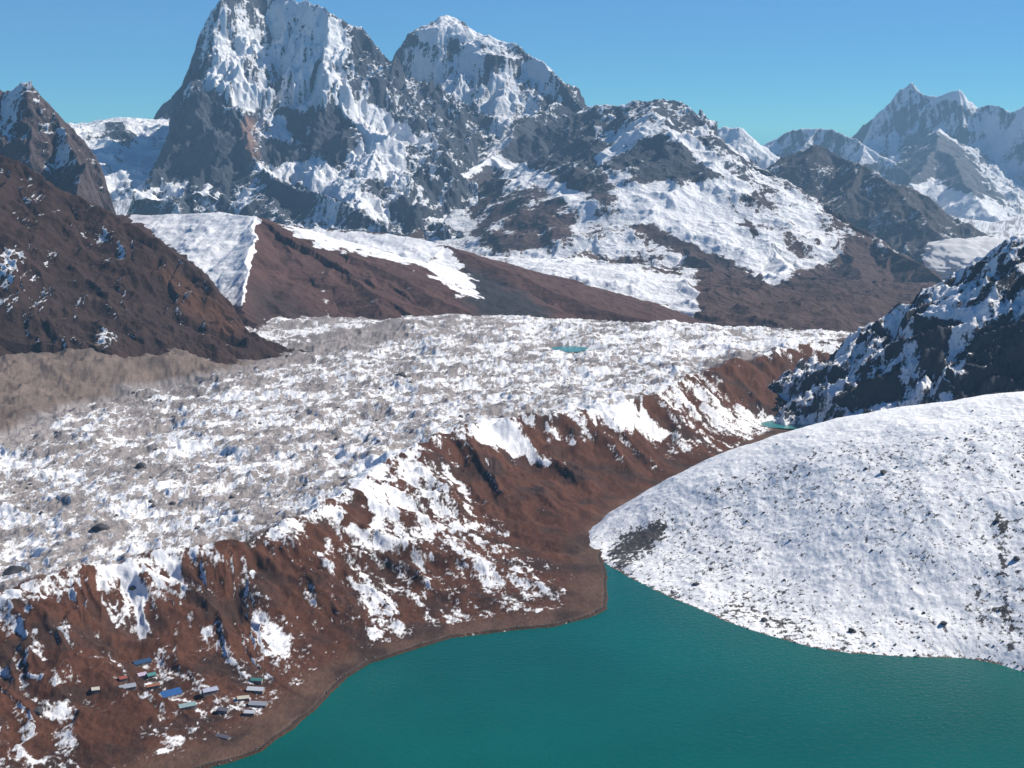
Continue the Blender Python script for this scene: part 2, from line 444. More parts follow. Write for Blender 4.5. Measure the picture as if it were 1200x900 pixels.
def valley():
    vs = np.arange(980, 340, -1.0 * DRAFT)
    ysv = 560.0 / np.tan(PITCH + np.arctan((vs - 450) / FPX))
    near = np.linspace(-400, ysv[0] - 15, 60)
    far = np.concatenate([np.arange(ysv[-1] + 25, 8000, 45), np.geomspace(8050, 34000, 60)])
    G = Grid(-160, 1330, 1.1, np.concatenate([near, ysv, far]), -1000, 2300)
    # close in, widen the fan so that ground lies under and beside the camera too
    wide = np.maximum(1.0, 900.0 / np.maximum(np.abs(G.Y), 1) * (G.Y < 900)).astype(np.float32)
    G.X = (np.maximum(G.Y, 900.0) * G.k[None, :]).astype(np.float32) * 1.0
    Z, F = ground_fields(G.X, G.Y)
    GRD['G'] = G; GRD['Z'] = Z; GRD['ice'] = F['glac'] & (F['bank'] <= 0)
    nx, ny, nz = normals(G, Z)
    U, V = project(G.X, G.Y, Z)
    lam = (nx * SUN[0] + ny * SUN[1]) / math.cos(SUN_EL)
    X, Y = G.X, G.Y
    jn = 5 * fbm(X / 40, Y / 40, 4, 400)
    n1 = fbm(X / 30, Y / 30, 5, 410, 0.6); n2 = fbm(X / 200, Y / 200, 4, 420)
    n3 = fbm(X / 75, Y / 75, 5, 415, 0.6)
    n1g = fbm(X / 13, Y / 38, 4, 416, 0.65)
    s_g = 0.38 - 0.55 * lam + 0.46 * n1g + 0.15 * n1 + 0.25 * n2 + 0.50 * n3 + 0.22 * sstep(-500, 700, X)
    n4 = fbm(X / 9, Y / 9, 3, 417, 0.6)
    s_o = -0.02 - 0.7 * lam + 0.32 * n4 + 0.30 * n1 + 0.20 * n2
    s_o = s_o + 0.70 * sstep(50, 0, F['dC'] + 60 * n3 + 8 * n4 - 2)
    bg_ = sstep(-500, -100, X)
    stk = fbm((F['q'] + F['w1']) / 17, F['dC'] / 80, 5, 418, 0.6) * (1 - bg_) + bg_ * fbm((X * 0.92 + Y * 0.40 + F['w1']) / 20, (X * 0.40 - Y * 0.92) / 90, 5, 419, 0.6)
    s_o = s_o + 0.50 * stk * sstep(1.0, 0.75, F['t'])
    s_g = s_g - 0.7 * sstep(110, 0, F['dF'] + 60 * n3) * sstep(2300, 1500, Y * 0 + np.where(F['sF'] > 0, 0, F['dF']) + 0) * (X < 250)
    s = np.where(F['glac'], s_g, s_o)
    s = np.where(F['bank'] > 4, -0.2 + 0.3 * n1, s)
    s = np.where(F['outer'] & (F['t'] > 0.88), s - 0.5, s)
    s = np.where(F['cam'], 0.3 + 0.5 * n1, s)
    s = apply_masks(s.astype(np.float32), U + jn, V - jn, [
        ([(110,662),(158,665),(182,738),(165,750),(132,738),(112,708)], 0.64, 5, 'add'),
        ([(27,736),(41,736),(59,770),(52,777),(34,756)], 0.76, 3, 'add'),
        ([(288,706),(308,708),(346,745),(342,768),(308,768)], 0.48, 6, 'add'),
        ([(398,636),(438,640),(474,735),(468,750),(438,748),(418,700)], 0.60, 5, 'add'),
        ([(372,626),(390,630),(397,690),(384,692)], 0.56, 4, 'add'),
        ([(482,645),(500,645),(505,700),(495,700)], 0.40, 5, 'add'),
        ([(515,615),(560,612),(610,655),(668,705),(655,732),(595,718),(545,672)], 0.30, 9, 'add'),
        ([(415,540),(470,530),(530,545),(562,596),(572,622),(520,622),(485,640),(430,644),(402,622),(410,592)], 0.68, 7, 'add'),
        ([(556,492),(600,498),(645,535),(640,548),(600,538),(565,515)], 1.05, 5, 'add'),
        ([(684,478),(742,468),(785,505),(775,517),(735,505)], 1.0, 5, 'add'),
        ([(640,498),(690,500),(760,535),(740,560),(690,540)], 0.12, 8, 'add'),
        ([(380,595),(415,562),(408,592),(350,624),(325,618)], 0.48, 5, 'add'),
        ([(406,562),(420,575),(440,604),(425,626),(402,612),(412,590)], -1.2, 4, 'add'),
        ([(100,742),(360,740),(370,800),(240,800),(120,800)], 0.16, 12, 'add'),
        ([(15,830),(80,820),(90,900),(10,910)], 0.40, 12, 'add'),
        ([(182,862),(214,862),(218,892),(186,892)], 0.48, 5, 'add'),
        ([(820,428),(872,412),(955,445),(905,485),(862,472)], -0.9, 7, 'add'),
        ([(735,466),(770,470),(800,510),(770,505)], -0.9, 5, 'add'),
        ([(640,560),(760,560),(820,520),(860,540),(700,650),(660,650)], -0.35, 10, 'add'),
        ([(760,500),(840,480),(930,480),(850,535),(790,530)], 0.28, 10, 'add'),
        ([(590,486),(650,484),(700,520),(760,545),(700,600),(620,560)], -0.3, 8, 'add'),
        ([(510,512),(560,520),(640,560),(690,620),(700,660),(660,680),(590,610),(540,560)], -0.45, 10, 'add'),
        ([(800,452),(850,440),(900,480),(925,498),(880,520),(830,500)], 0.55, 10, 'add'),
        ([(650,620),(690,630),(700,650),(690,700),(650,690)], 0.12, 8, 'add'),
        ([(378,398),(420,384),(470,380),(485,394),(400,414)], -0.5, 5, 'add'),
    ])
    C = colfield(Z.shape, (0.084, 0.035, 0.021))
    C = mixc(C, (0.105, 0.061, 0.043), sstep(0.80, 0.95, F['t']) * F['outer'])
    C = mixc(C, (0.040, 0.025, 0.021), 0.8 * sstep(0.1, 0.9, fbm(X / 70, Y / 70, 4, 430) + 0.25))
    C = mixc(C, (0.155, 0.115, 0.090), 0.45 * F['outer'] * sstep(7, 4, F['dS'] + 3 * n1) * sstep(0.85, 0.9, F['t']))
    C = mixc(C, (0.040, 0.028, 0.022), 0.9 * F['outer'] * sstep(4.5, 3, F['dS'] + 1.5 * n1))
    gl = F['glac'].astype(np.float32) * sstep(-5, 25, F['dC'])
    C = mixc(C, (0.255, 0.225, 0.212), gl)
    C = mixc(C, (0.150, 0.115, 0.095), gl * sstep(0, 30, F['bank']))
    return structure(make_mesh('ground', G, Z, {'snow': s, 'base': C}, M_GROUND),
                     'debris covered glacier and brown moraine slopes along the valley floor')

HSH = [PZ(*q) for q in [(600,600,2),(690,645,0),(716,664,0),(740,678,0),(768,692,0),(800,706,0),(850,728,0),(900,745,0),(950,758,0),(1000,766,0),(1060,769,0),(1130,771,0),(1170,778,0),(1205,788,0),(1300,822,0),(1420,870,0),(1560,900,0),(1750,900,0),(2100,860,0)]]
HCR = [PZ(560,640,-30), PZ(660,638,-8)] + [P(*q) for q in [(692,629,2075),(740,594,2100),(800,556,2140),(860,527,2170),(920,504,2190),(1000,484,2200),(1080,469,2200),(1200,455,2190),(1320,449,2170),(1520,452,2150),(1750,458,2120),(2100,470,2080)]]
def snow_hill_height(G):
    X, Y = G.X, G.Y
    w1 = 10 * fbm(X / 90, Y / 90, 4, 501); w2 = 10 * fbm(X / 90, Y / 90, 4, 511)
    dS, sS, zS, _ = poly_field(X + w1 * 0.25, Y + w2 * 0.25, HSH)
    dC, sC, zC, aC = poly_field(X, Y, HCR)
    t = dS / (dS + dC + 1e-3)
    prof = 0.45 * np.sin(t * math.pi / 2) + 0.55 * (1 - (1 - t) ** 1.8)
    z = zS + (zC - zS) * prof
    back = zC - 0.45 * dC * (1 - np.exp(-dC / 60)) - 0.0004 * dC ** 2
    z = np.where(sC > 0, back, z)
    zb = blur(z, max(2, int(26 / DRAFT)), 3)
    k = sstep(0.0, 0.07, t) * (sS > 0)
    z = z * (1 - k) + zb * k
    und = fbm(X / 150, Y / 150, 5, 521, 0.5)
    env = np.clip(t / 0.1, 0, 1) * (0.35 + 0.65 * np.clip((1 - t) / 0.12, 0, 1))
    z = z + env * (5 * und + 1.3 * (ridged(X / 50, Y / 50, 4, 531) - 0.9)) + 0.5 * fbm(X / 7, Y / 7, 3, 541) * np.clip(t / 0.02, 0, 1)
    z = np.where((sS < 0) & (dS > 0), zS - dS * 0.5, z)
    return z, np.where(sC > 0, 1.0, t), sS, dS
HILL = {}
def snow_hill():
    ys = np.concatenate([np.arange(1180, 2300, 1.5 * DRAFT), np.arange(2300, 3100, 8)])
    G = Grid(600, 1400, 1.1, ys, None, 2000)
    Z, t, sS, dS = snow_hill_height(G); HILL['G'] = G; HILL['Z'] = Z
    nx, ny, nz = normals(G, Z)
    U, V = project(G.X, G.Y, Z)
    X, Y = G.X, G.Y
    s = 0.73 + 0.36 * fbm(X / 9, Y / 9, 4, 550, 0.7) + 0.14 * fbm(X / 60, Y / 60, 4, 551)
    s = s - 0.35 * sstep(6, 0, dS) 
    s = s + 0.38 * sstep(0.68, 0.95, t)
    jn = 5 * fbm(X / 25, Y / 25, 4, 560)
    s = apply_masks(s.astype(np.float32), U + jn, V - jn, [
        ([(718,640),(735,622),(775,612),(778,630),(750,650),(730,665),(715,655)], -0.55, 9, 'add'),  # bared rock paints the shade on the hill's left tip
        ([(1166,600),(1178,600),(1180,700),(1190,760),(1180,762),(1172,700)], -0.30, 5, 'add'),
        ([(880,610),(1000,612),(1130,690),(1100,735),(980,700),(900,660)], 0.14, 25, 'add'),
        ([(860,690),(960,740),(950,758),(850,715)], -0.15, 10, 'add'),
    ])
    C = colfield(Z.shape, (0.085, 0.075, 0.072))
    C = mixc(C, (0.20, 0.12, 0.09), sstep(5, 2, dS))
    return structure(make_mesh('hill', G, Z, {'snow': s, 'base': C}, M_HILL, keep=(Z > -14)),
                     'smooth snow covered hill dotted with stones beside the lake')

# ------------------------------------------------------------------ mountains
def rows(y0, y1, dy): return np.arange(y0, y1 + dy, dy * DRAFT)

def build_mountains():
    # brown slope, left foreground
    G = Grid(-170, 520, 1.1, rows(2500, 4400, 3.0), -700)
    mountain('brown_mountainside', G, [
        Ridge(RP((-800,20,4100),(-420,60,4050),(-150,120,4000),(0,183,3950),(60,212,3900),(130,245,3850),(180,275,3800),(235,315,3740)), 0.70, 0.72, 400, 0.46, spurs=(150, 330, 0.46, (-1,))),
        Ridge(RP((235,315,3740),(258,347,3690),(278,382,3640),(292,408,3600)), 0.9, 0.75, 400, 0.6),
        ], M_NEAR, 11, warp=(22, 160), rough=(17, 130, 6), snow_rule=(-0.16, 0.3, 0, 0), rock=(0.043, 0.024, 0.020), spurseed=4, level=1, flank=[(60,212),(130,246),(180,276),(235,316),(262,346),(280,372),(294,388),(312,399),(345,409),(420,424)],
        masks=[([(0,290),(60,290),(75,350),(30,380),(0,370)], 0.40, 14, 'add'), ([(20,200),(110,240),(190,300),(120,300),(10,240)], 0.16, 14, 'add'),
               ([(112,380),(132,375),(140,420),(120,425)], 0.45, 6, 'add')],
        cmasks=[([(0,330),(80,320),(180,360),(250,395),(200,410),(60,430),(0,420)], (0.045,0.027,0.023), 25), ([(180,310),(240,340),(285,380),(270,395),(215,360)], (0.090,0.044,0.028), 12)],
        snow_var=0.42, aspect=0.75, label='steep brown grassy mountainside with snow flecks at the left edge')
    # rocky peak behind it
    G = Grid(-170, 260, 1.1, rows(4300, 6900, 5.0), -500)
    mountain('rocky_peak', G, [
        Ridge(RP((-400,130,6000),(-60,120,6000),(-15,102,6000),(0,110,6000),(18,104,5980),(38,93,5950),(50,103,5940),(58,117,5900)), 3.0, 1.2, 450, 1.0, s2r=0.8, spurs=(240, 280, 0.95, (-1,))),
        Ridge(RP((58,117,5900),(76,150,5800),(86,174,5700),(92,198,5500),(92,225,5300),(90,256,4950)), 3.0, 1.2, 450, 1.0, s2r=0.8),
        ], M_FAR, 21, warp=(35, 200), rough=(70, 260, 6), snow_rule=(0.15, 0.55, 0, 0), rock=(0.085, 0.065, 0.066), spurseed=9, flank=[(48,100),(60,116),(85,143),(105,163),(118,185),(125,203),(130,218),(136,250),(150,330),(260,600)],
        masks=[([(22,102),(50,96),(60,118),(40,125)], 0.3, 6, 'add')], snow_var=0.4, aspect=0.4, label='dark rocky peak rising at the far left behind the brown slope')
    # snowy saddle left of the big peak
    G = Grid(40, 300, 1.0, rows(9600, 14500, 10.0))
    mountain('snow_saddle', G, [
        Ridge(RP((40,170,13500),(85,150,13400),(98,147,13300),(110,158,13200),(120,150,13100),(127,140,13000),(140,139,13000),(165,139,13000),(200,140,13000),(240,120,13200)), 0.8, 0.26, 800, 0.13, spurs=(900, 900, 0.16, (-1,))),
        Ridge(RP((180,142,13500),(184,129,13500),(192,121,13500),(205,113,13500),(225,104,13500)), 1.2, 1.6, 300, 0.9),
        Ridge(RP((120,148,13000),(132,158,12500),(150,165,12000),(165,172,11700)), 0.7, 0.9, 300, 0.3),
        ], M_FAR, 31, warp=(50, 400), rough=(80, 600, 6), snow_rule=(0.85, 0.9, 0, 0), rock=ROCK, spurseed=3,
        masks=[([(178,100),(230,95),(230,138),(206,139),(180,138)], -1.2, 3, 'add'), ([(120,142),(140,140),(160,160),(150,172),(122,165)], -0.7, 5, 'add'), ([(125,205),(150,208),(150,225),(130,225)], -0.6, 5, 'add')], label='low snowy saddle left of the tallest peak')
    # tallest peak
    G = Grid(90, 560, 1.05, rows(8300, 13600, 7.0))
    mountain('tall_peak', G, [
        Ridge(RP((196,160,12700),(198,147,12600),(202,134,12550),(212,122,12400),(223,108,12250),(232,86,12080),(243,54,11900),(249,18,11760),(258,-4,11650),(275,-20,11750),(300,-24,12050),(322,-12,12050),(345,2,11880),(362,4,11740),(385,14,11550),(397,30,11680),(410,50,11850),(425,65,12050),(440,76,12300),(452,88,12400),(462,96,12500),(500,110,12900)), 2.2, 2.1, 500, 0.8, spurs=(420, 420, 1.4, (-1,))),
        Ridge(RP((258,-4,11650),(252,30,11500),(247,62,11350),(243,80,11200),(250,110,10900),(270,135,10600),(285,158,10400),(293,180,10150),(300,198,9950),(328,208,9700),(368,222,9450),(400,238,9200),(450,264,8900),(480,285,8700)), 1.1, 2.2, 600, 0.55, s2r=1.0, spurs=(380, 420, 0.95, (1, -1))),
        Ridge(RP((385,14,11550),(383,38,11400),(386,66,11200),(390,92,11000),(397,114,10800),(408,138,10550),(428,155,10350),(455,162,10250)), 0.9, 1.8, 700, 0.6, spurs=(380, 300, 0.9, (1,))),
        Ridge(RP((455,162,10250),(440,180,10050),(425,205,9800),(415,232,9400),(430,262,9000)), 0.8, 1.0, 500, 0.4, spurs=(300, 400, 0.5, (1, -1))),
        Ridge(RP((243,80,11200),(238,120,10900),(234,160,10500),(225,200,10200),(218,228,9700),(205,258,9000)), 1.1, 2.2, 500, 0.55, s2r=1.3, spurs=(420, 300, 1.0, (1,))),
        Ridge(RP((312,128,11000),(330,150,10750),(346,165,10500),(365,180,10300),(395,196,10100)), 0.8, 1.3, 400, 0.5, spurs=(250, 350, 0.6, (-1,))),
        Ridge(RP((300,200,9950),(330,255,9300),(360,268,9000),(430,272,8800),(520,300,8500)), 0.5, 0.5, 500, 0.25),
        ], M_FAR, 41, warp=(55, 380), rough=(130, 520, 7), snow_rule=(0.42, 0.8, 0, 0), rock=ROCK, spurseed=12, fine_amt=0.13, flute=45, flank=[(80,420),(150,247),(165,212),(176,200),(190,178),(202,152),(206,113),(218,100),(228,78),(240,42),(250,14),(256,-6)],
        masks=[([(255,-5),(290,0),(320,80),(322,130),(285,130),(245,105),(243,70),(252,60)], 0.50, 8, 'add'),
               ([(325,-10),(365,5),(400,30),(410,70),(390,75),(372,35),(330,8)], 0.55, 5, 'add'),
               ([(388,80),(402,90),(415,120),(450,130),(478,150),(488,165),(440,168),(405,140),(395,118)], 0.75, 5, 'add'),
               ([(385,40),(372,35),(330,12),(302,12),(318,60),(325,120),(350,135),(395,120),(385,70)], 0.45, 8, 'add'),
               ([(412,180),(450,165),(475,170),(478,200),(460,212),(420,205)], 0.6, 7, 'add'),
               ([(316,134),(330,138),(345,160),(335,166),(320,158)], 0.9, 4, 'add'),
               ([(300,196),(320,198),(370,188),(400,200),(450,235),(455,262),(420,240),(370,222),(325,208)], 0.7, 5, 'add'),
               ([(340,130),(395,125),(412,150),(405,190),(370,185),(345,160)], -0.55, 8, 'add'),  # less snow here: bare dark rock paints in the shaded face
               ([(200,135),(240,110),(285,145),(292,180),(290,215),(250,225),(200,200)], -0.55, 12, 'add'),
               ([(310,160),(335,170),(365,182),(360,190),(308,190)], -0.8, 4, 'add'),
               ([(300,205),(330,215),(365,228),(345,262),(310,262),(290,230)], -0.3, 8, 'add')],  # shade below the spur, painted by baring dark rock
        cmasks=[([(285,135),(300,140),(302,185),(292,195),(283,160)], (0.24,0.15,0.12), 6)],
        snow_var=0.38, aspect=0.30, label='tallest snow and rock peak with a steep bright face, its summit above the frame')
    # broad second peak with its long right shoulder
    G = Grid(400, 1190, 1.05, rows(5000, 13900, 8.0))
    mountain('broad_peak', G, [
        Ridge(RP((420,110,12600),(445,95,12900),(458,82,13500),(470,62,13450),(485,44,13350),(500,36,13300),(514,24,13250),(524,18,13200),(535,24,13150),(560,36,13050),(585,48,12900),(603,48,12800),(615,60,12720),(640,72,12550),(652,86,12450),(665,98,12350),(675,112,12280),(682,124,12200),(700,140,12100)), 1.3, 2.2, 480, 0.75, spurs=(450, 420, 1.45, (-1,))),
        Ridge(RP((500,37,13290),(514,25,13240),(524,19,13190),(535,25,13140),(560,37,13040),(585,49,12890)), 1.3, 2.4, 480, 0.8, R=1200, cap=(260, 0.5)),
        # dark shoulder to the right
        Ridge(RP((680,132,11800),(700,124,11700),(725,124,11600),(755,119,11500),(775,117,11400),(798,122,11300),(812,136,11200),(822,150,11100),(842,158,11000),(858,178,10700),(890,198,10300),(925,218,9900),(960,240,9500),(1010,268,9000),(1060,298,8500),(1110,325,8000),(1150,345,7600)), 1.0, 0.80, 800, 0.42, spurs=(420, 900, 0.42, (1, -1))),
        # nearer lit crest over the dark triangle
        Ridge(RP((690,190,10300),(715,172,10300),(740,157,10250),(765,149,10200),(777,141,10200),(795,153,10150),(815,168,10050),(840,188,9900),(862,207,9700),(885,222,9500)), 0.35, 1.35, 380, 0.35, spurs=(400, 300, 0.7, (-1,))),
        Ridge(RP((777,141,10200),(770,128,10700),(768,118,11300)), 0.5, 0.5, 300, 0.4),
        # central spurs
        Ridge(RP((603,48,12800),(625,95,12550),(650,120,12300),(660,150,11900),(675,185,11200),(700,215,10700),(722,240,10200),(760,262,9500)), 1.0, 1.0, 700, 0.5, spurs=(330, 520, 0.6, (1, -1))),
        Ridge(RP((655,120,12200),(625,135,11900),(607,147,11600),(590,172,11200),(575,186,10950),(548,196,10600),(525,220,10100),(508,246,9700),(485,275,9200),(462,292,8800)), 0.75, 1.2, 600, 0.4, spurs=(330, 450, 0.55, (1, -1))),
        Ridge(RP((575,186,10950),(600,198,10700),(625,205,10500),(648,216,10300),(672,235,10000),(700,243,9800),(735,262,9300),(790,288,8500),(835,312,7800),(885,340,7000),(940,368,6300),(1000,394,5700)), 0.55, 0.9, 500, 0.33, spurs=(420, 600, 0.36, (1, -1))),
        Ridge(RP((545,50,13000),(552,80,12780),(535,118,12450),(548,128,12250),(548,150,11950),(530,175,11400),(500,200,10900),(488,225,10400)), 0.9, 1.2, 600, 0.5, spurs=(330, 450, 0.7, (1, -1))),
        Ridge(RP((487,42,13300),(478,90,12900),(486,130,12250),(484,160,11700),(475,185,11000),(470,205,10600)), 0.9, 1.3, 600, 0.5, spurs=(330, 450, 0.7, (1, -1))),
        Ridge(RP((585,195,10700),(590,235,10000),(598,262,9500),(560,285,9000)), 0.9, 1.1, 400, 0.4, spurs=(250, 300, 0.6, (1, -1))),
        Ridge(RP((735,262,9300),(715,270,9000),(695,290,8500),(660,302,8000)), 0.6, 0.9, 300, 0.3, spurs=(250, 400, 0.4, (1, -1))),
        Ridge(RP((835,212,9800),(858,245,9300),(885,275,8800),(915,305,8200),(930,340,7400)), 0.5, 0.6, 400, 0.32, spurs=(330, 500, 0.35, (1, -1))),
        Ridge(RP((925,218,9900),(960,260,9200),(1000,300,8400),(1020,345,7300),(1050,385,6300)), 0.6, 0.6, 500, 0.35, spurs=(330, 500, 0.4, (1, -1))),
        # snowy shelf at the foot
        Ridge(RP((560,300,7200),(610,306,6900),(660,308,6700),(720,318,6500),(780,338,6200),(830,358,5900)), 0.16, 0.115, 500, 0.09),
        ], M_FAR, 51, warp=(50, 380), rough=(105, 480, 7), snow_rule=(0.36, 0.85, 0, 0), rock=(0.064, 0.068, 0.082), spurseed=22, fine_amt=0.13, flute=45, flank=[(838,158),(858,176),(880,190),(900,205),(940,223),(1000,262),(1060,298),(1100,322),(1130,350),(1200,420)],
        low_col=((0.085, 0.052, 0.045), 0, 420), smooth_low=(100, 800, 0.35),
        masks=[([(500,40),(514,22),(530,20),(592,50),(560,52),(530,42),(505,52)], 0.9, 4, 'add'),
               ([(486,40),(500,34),(512,48),(487,50)], 0.9, 3, 'add'),
               ([(512,125),(530,122),(552,150),(550,172),(525,172),(512,150)], 0.8, 5, 'add'),
               ([(560,60),(640,78),(665,110),(660,135),(600,145),(560,120),(500,120),(490,70)], 0.34, 10, 'add'),
               ([(605,150),(640,120),(690,130),(700,180),(722,235),(700,240),(650,210),(585,185)], -0.45, 10, 'add'),
               ([(425,200),(480,195),(530,195),(525,225),(500,262),(450,262),(430,240)], -0.45, 9, 'add'),  # this and the next patch bare dark rock to paint the shaded sides
               ([(548,195),(582,195),(590,230),(640,220),(675,240),(672,290),(590,298),(560,280),(545,240)], -0.45, 8, 'add'),
               ([(575,186),(600,190),(660,212),(695,240),(690,250),(650,225),(605,205)], 0.7, 5, 'add'),
               ([(530,205),(560,188),(575,188),(548,215),(530,245),(505,262),(495,258)], 0.7, 5, 'add'),
               ([(695,185),(740,157),(770,148),(770,154),(735,168),(700,196)], 0.9, 3, 'add'),
               ([(780,146),(800,156),(860,200),(880,225),(850,212),(800,170)], 0.9, 4, 'add'),
               ([(700,198),(745,170),(780,158),(820,180),(852,208),(810,215),(760,215)], -0.5, 8, 'add'),
               ([(690,128),(770,117),(800,122),(820,150),(790,150),(770,135),(700,160)], -0.2, 6, 'add'),
               ([(720,225),(790,210),(850,215),(880,260),(925,300),(930,345),(900,330),(850,300),(790,275),(740,255)], 0.55, 10, 'add'),
               ([(735,262),(760,265),(820,292),(880,320),(900,335),(860,325),(800,298)], -1.0, 5, 'add'),
               ([(845,225),(855,232),(890,275),(882,280)], -0.9, 3, 'add'),
               ([(600,303),(680,305),(740,318),(810,345),(820,362),(760,362),(690,352),(640,335)], 0.85, 6, 'add'),
               ([(860,175),(900,200),(990,262),(1000,300),(930,290),(880,240)], 0.05, 10, 'add'),
               ([(820,300),(900,335),(1000,300),(1120,320),(1080,400),(820,380)], -0.9, 14, 'add'),
               ([(1000,262),(1120,320),(1060,340),(990,300)], -0.4, 10, 'add')],
        snow_var=0.40, aspect=0.32, label='broad second peak with a white cap and a long shoulder descending to the right')
    # middle brown ridges
    G = Grid(60, 860, 1.05, rows(3500, 6700, 4.5))
    mountain('brown_ridge', G, [
        Ridge(RP((60,250,5600),(150,252,5500),(200,251,5300),(255,249,5150),(296,253,5000),(302,259,4980),(340,276,4920),(380,289,4850),(425,303,4750),(470,326,4620),(510,348,4480),(560,370,4350),(600,382,4250)), 0.3, 0.42, 500, 0.30, spurs=(260, 450, 0.30, (-1,))),
        Ridge(RP((297,254,5000),(293,290,4650),(287,325,4400),(284,352,4220),(300,385,3950)), 0.55, 0.60, 300, 0.40),
        Ridge(RP((340,266,5900),(400,270,5850),(450,273,5750),(490,280,5650),(530,290,5550),(560,302,5450),(600,318,5300),(650,343,5100),(700,360,4900),(745,371,4750),(800,380,4600)), 0.35, 0.33, 500, 0.24, spurs=(300, 420, 0.22, (-1,))),
        ], M_MID, 61, warp=(18, 160), rough=(9, 180, 6), snow_rule=(-0.10, 0.3, 0, 0), rock=(0.090, 0.048, 0.040), spurseed=6,
        masks=[([(140,244),(302,246),(301,275),(293,320),(286,356),(268,356),(235,315),(180,272)], 1.3, 3, 'add'),
               ([(325,262),(400,270),(490,276),(525,290),(545,315),(570,352),(540,348),(500,318),(430,298),(370,290)], 0.85, 5, 'add'),
               ([(372,338),(384,350),(390,380),(382,372)], 0.42, 5, 'add')],
        cmasks=[([(545,308),(580,325),(640,360),(650,378),(560,372),(540,345)], (0.035,0.032,0.035), 8), ([(290,330),(330,340),(380,380),(300,400)], (0.06,0.038,0.034), 14)],  # first patch paints the gully's shaded side into the ground colour
        snow_var=0.25, aspect=0.35, label='middle brown ridges with a sharp edged snow field behind the glacier')
    # right, blue shadowed crag behind the snow hill
    G = Grid(860, 1420, 1.1, rows(2500, 4300, 3.0), None, 1900)
    mountain('shadowed_crag', G, [
        Ridge(RP((945,484,3560),(952,472,3520),(966,455,3480),(985,432,3440),(1008,412,3400),(1035,393,3360),(1055,376,3320),(1085,347,3270),(1105,331,3240),(1140,306,3180),(1165,289,3140),(1200,276,3080),(1300,240,2960),(1420,220,2850),(1620,200,2850),(1850,190,2900)), 0.9, 0.95, 500, 0.6, spurs=(130, 200, 0.75, (-1,))),
        Ridge(RP((1165,289,3140),(1150,330,3050),(1148,365,2960),(1125,420,2820),(1105,470,2700)), 0.9, 0.95, 300, 0.6, spurs=(90, 160, 0.65, (1, -1))),
        Ridge(RP((1055,376,3320),(1050,395,3220),(1030,430,3100),(1000,470,2980)), 0.9, 0.95, 300, 0.6, spurs=(90, 160, 0.65, (1, -1))),
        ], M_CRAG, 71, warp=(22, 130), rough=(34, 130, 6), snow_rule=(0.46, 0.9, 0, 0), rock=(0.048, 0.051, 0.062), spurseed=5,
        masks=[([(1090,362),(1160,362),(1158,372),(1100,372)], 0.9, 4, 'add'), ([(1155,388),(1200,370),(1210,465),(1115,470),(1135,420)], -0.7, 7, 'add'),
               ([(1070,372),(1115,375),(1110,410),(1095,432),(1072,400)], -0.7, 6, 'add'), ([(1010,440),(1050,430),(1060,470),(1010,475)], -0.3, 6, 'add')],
        snow_var=0.5, aspect=0.2, label='dark crag streaked with snow standing in shadow at the right edge')
    # dark ridge and the far blue peaks
    G = Grid(780, 1330, 1.1, rows(9800, 15600, 12.0))
    mountain('dark_far_ridge', G, [
        Ridge(RP((820,215,13500),(880,215,13200),(925,190,12900),(938,175,12800),(955,168,12700),(968,172,12650),(990,185,12500),(1010,193,12300),(1035,208,12000),(1060,232,11600),(1090,262,11200),(1115,285,10800),(1140,305,10400)), 1.0, 0.8, 800, 0.5, spurs=(500, 900, 0.5, (1, -1))),
        ], M_FAR, 81, warp=(50, 400), rough=(70, 500, 6), snow_rule=(0.10, 0.7, 0, 0), rock=(0.075, 0.065, 0.068), spurseed=15, snow_var=0.3, aspect=0.2,
        label='dark pointed ridge falling to the right into the far valley')
    G = Grid(760, 1000, 1.1, rows(13500, 18500, 15.0))
    mountain('small_white_peak', G, [
        Ridge(RP((800,190,16500),(835,155,16500),(848,149,16400),(862,149,16300),(872,162,16200),(886,174,16100),(900,182,16000),(960,230,15500)), 0.9, 1.1, 600, 0.6, spurs=(500, 700, 0.7, (-1,))),
        ], M_FAR, 91, warp=(50, 500), rough=(90, 500, 6), snow_rule=(0.75, 0.8, 0, 0), rock=ROCK, spurseed=5, snow_var=0.3, label='small snowy summit peeping over the broad shoulder')
    G = Grid(830, 1350, 1.2, rows(15500, 26500, 22.0))
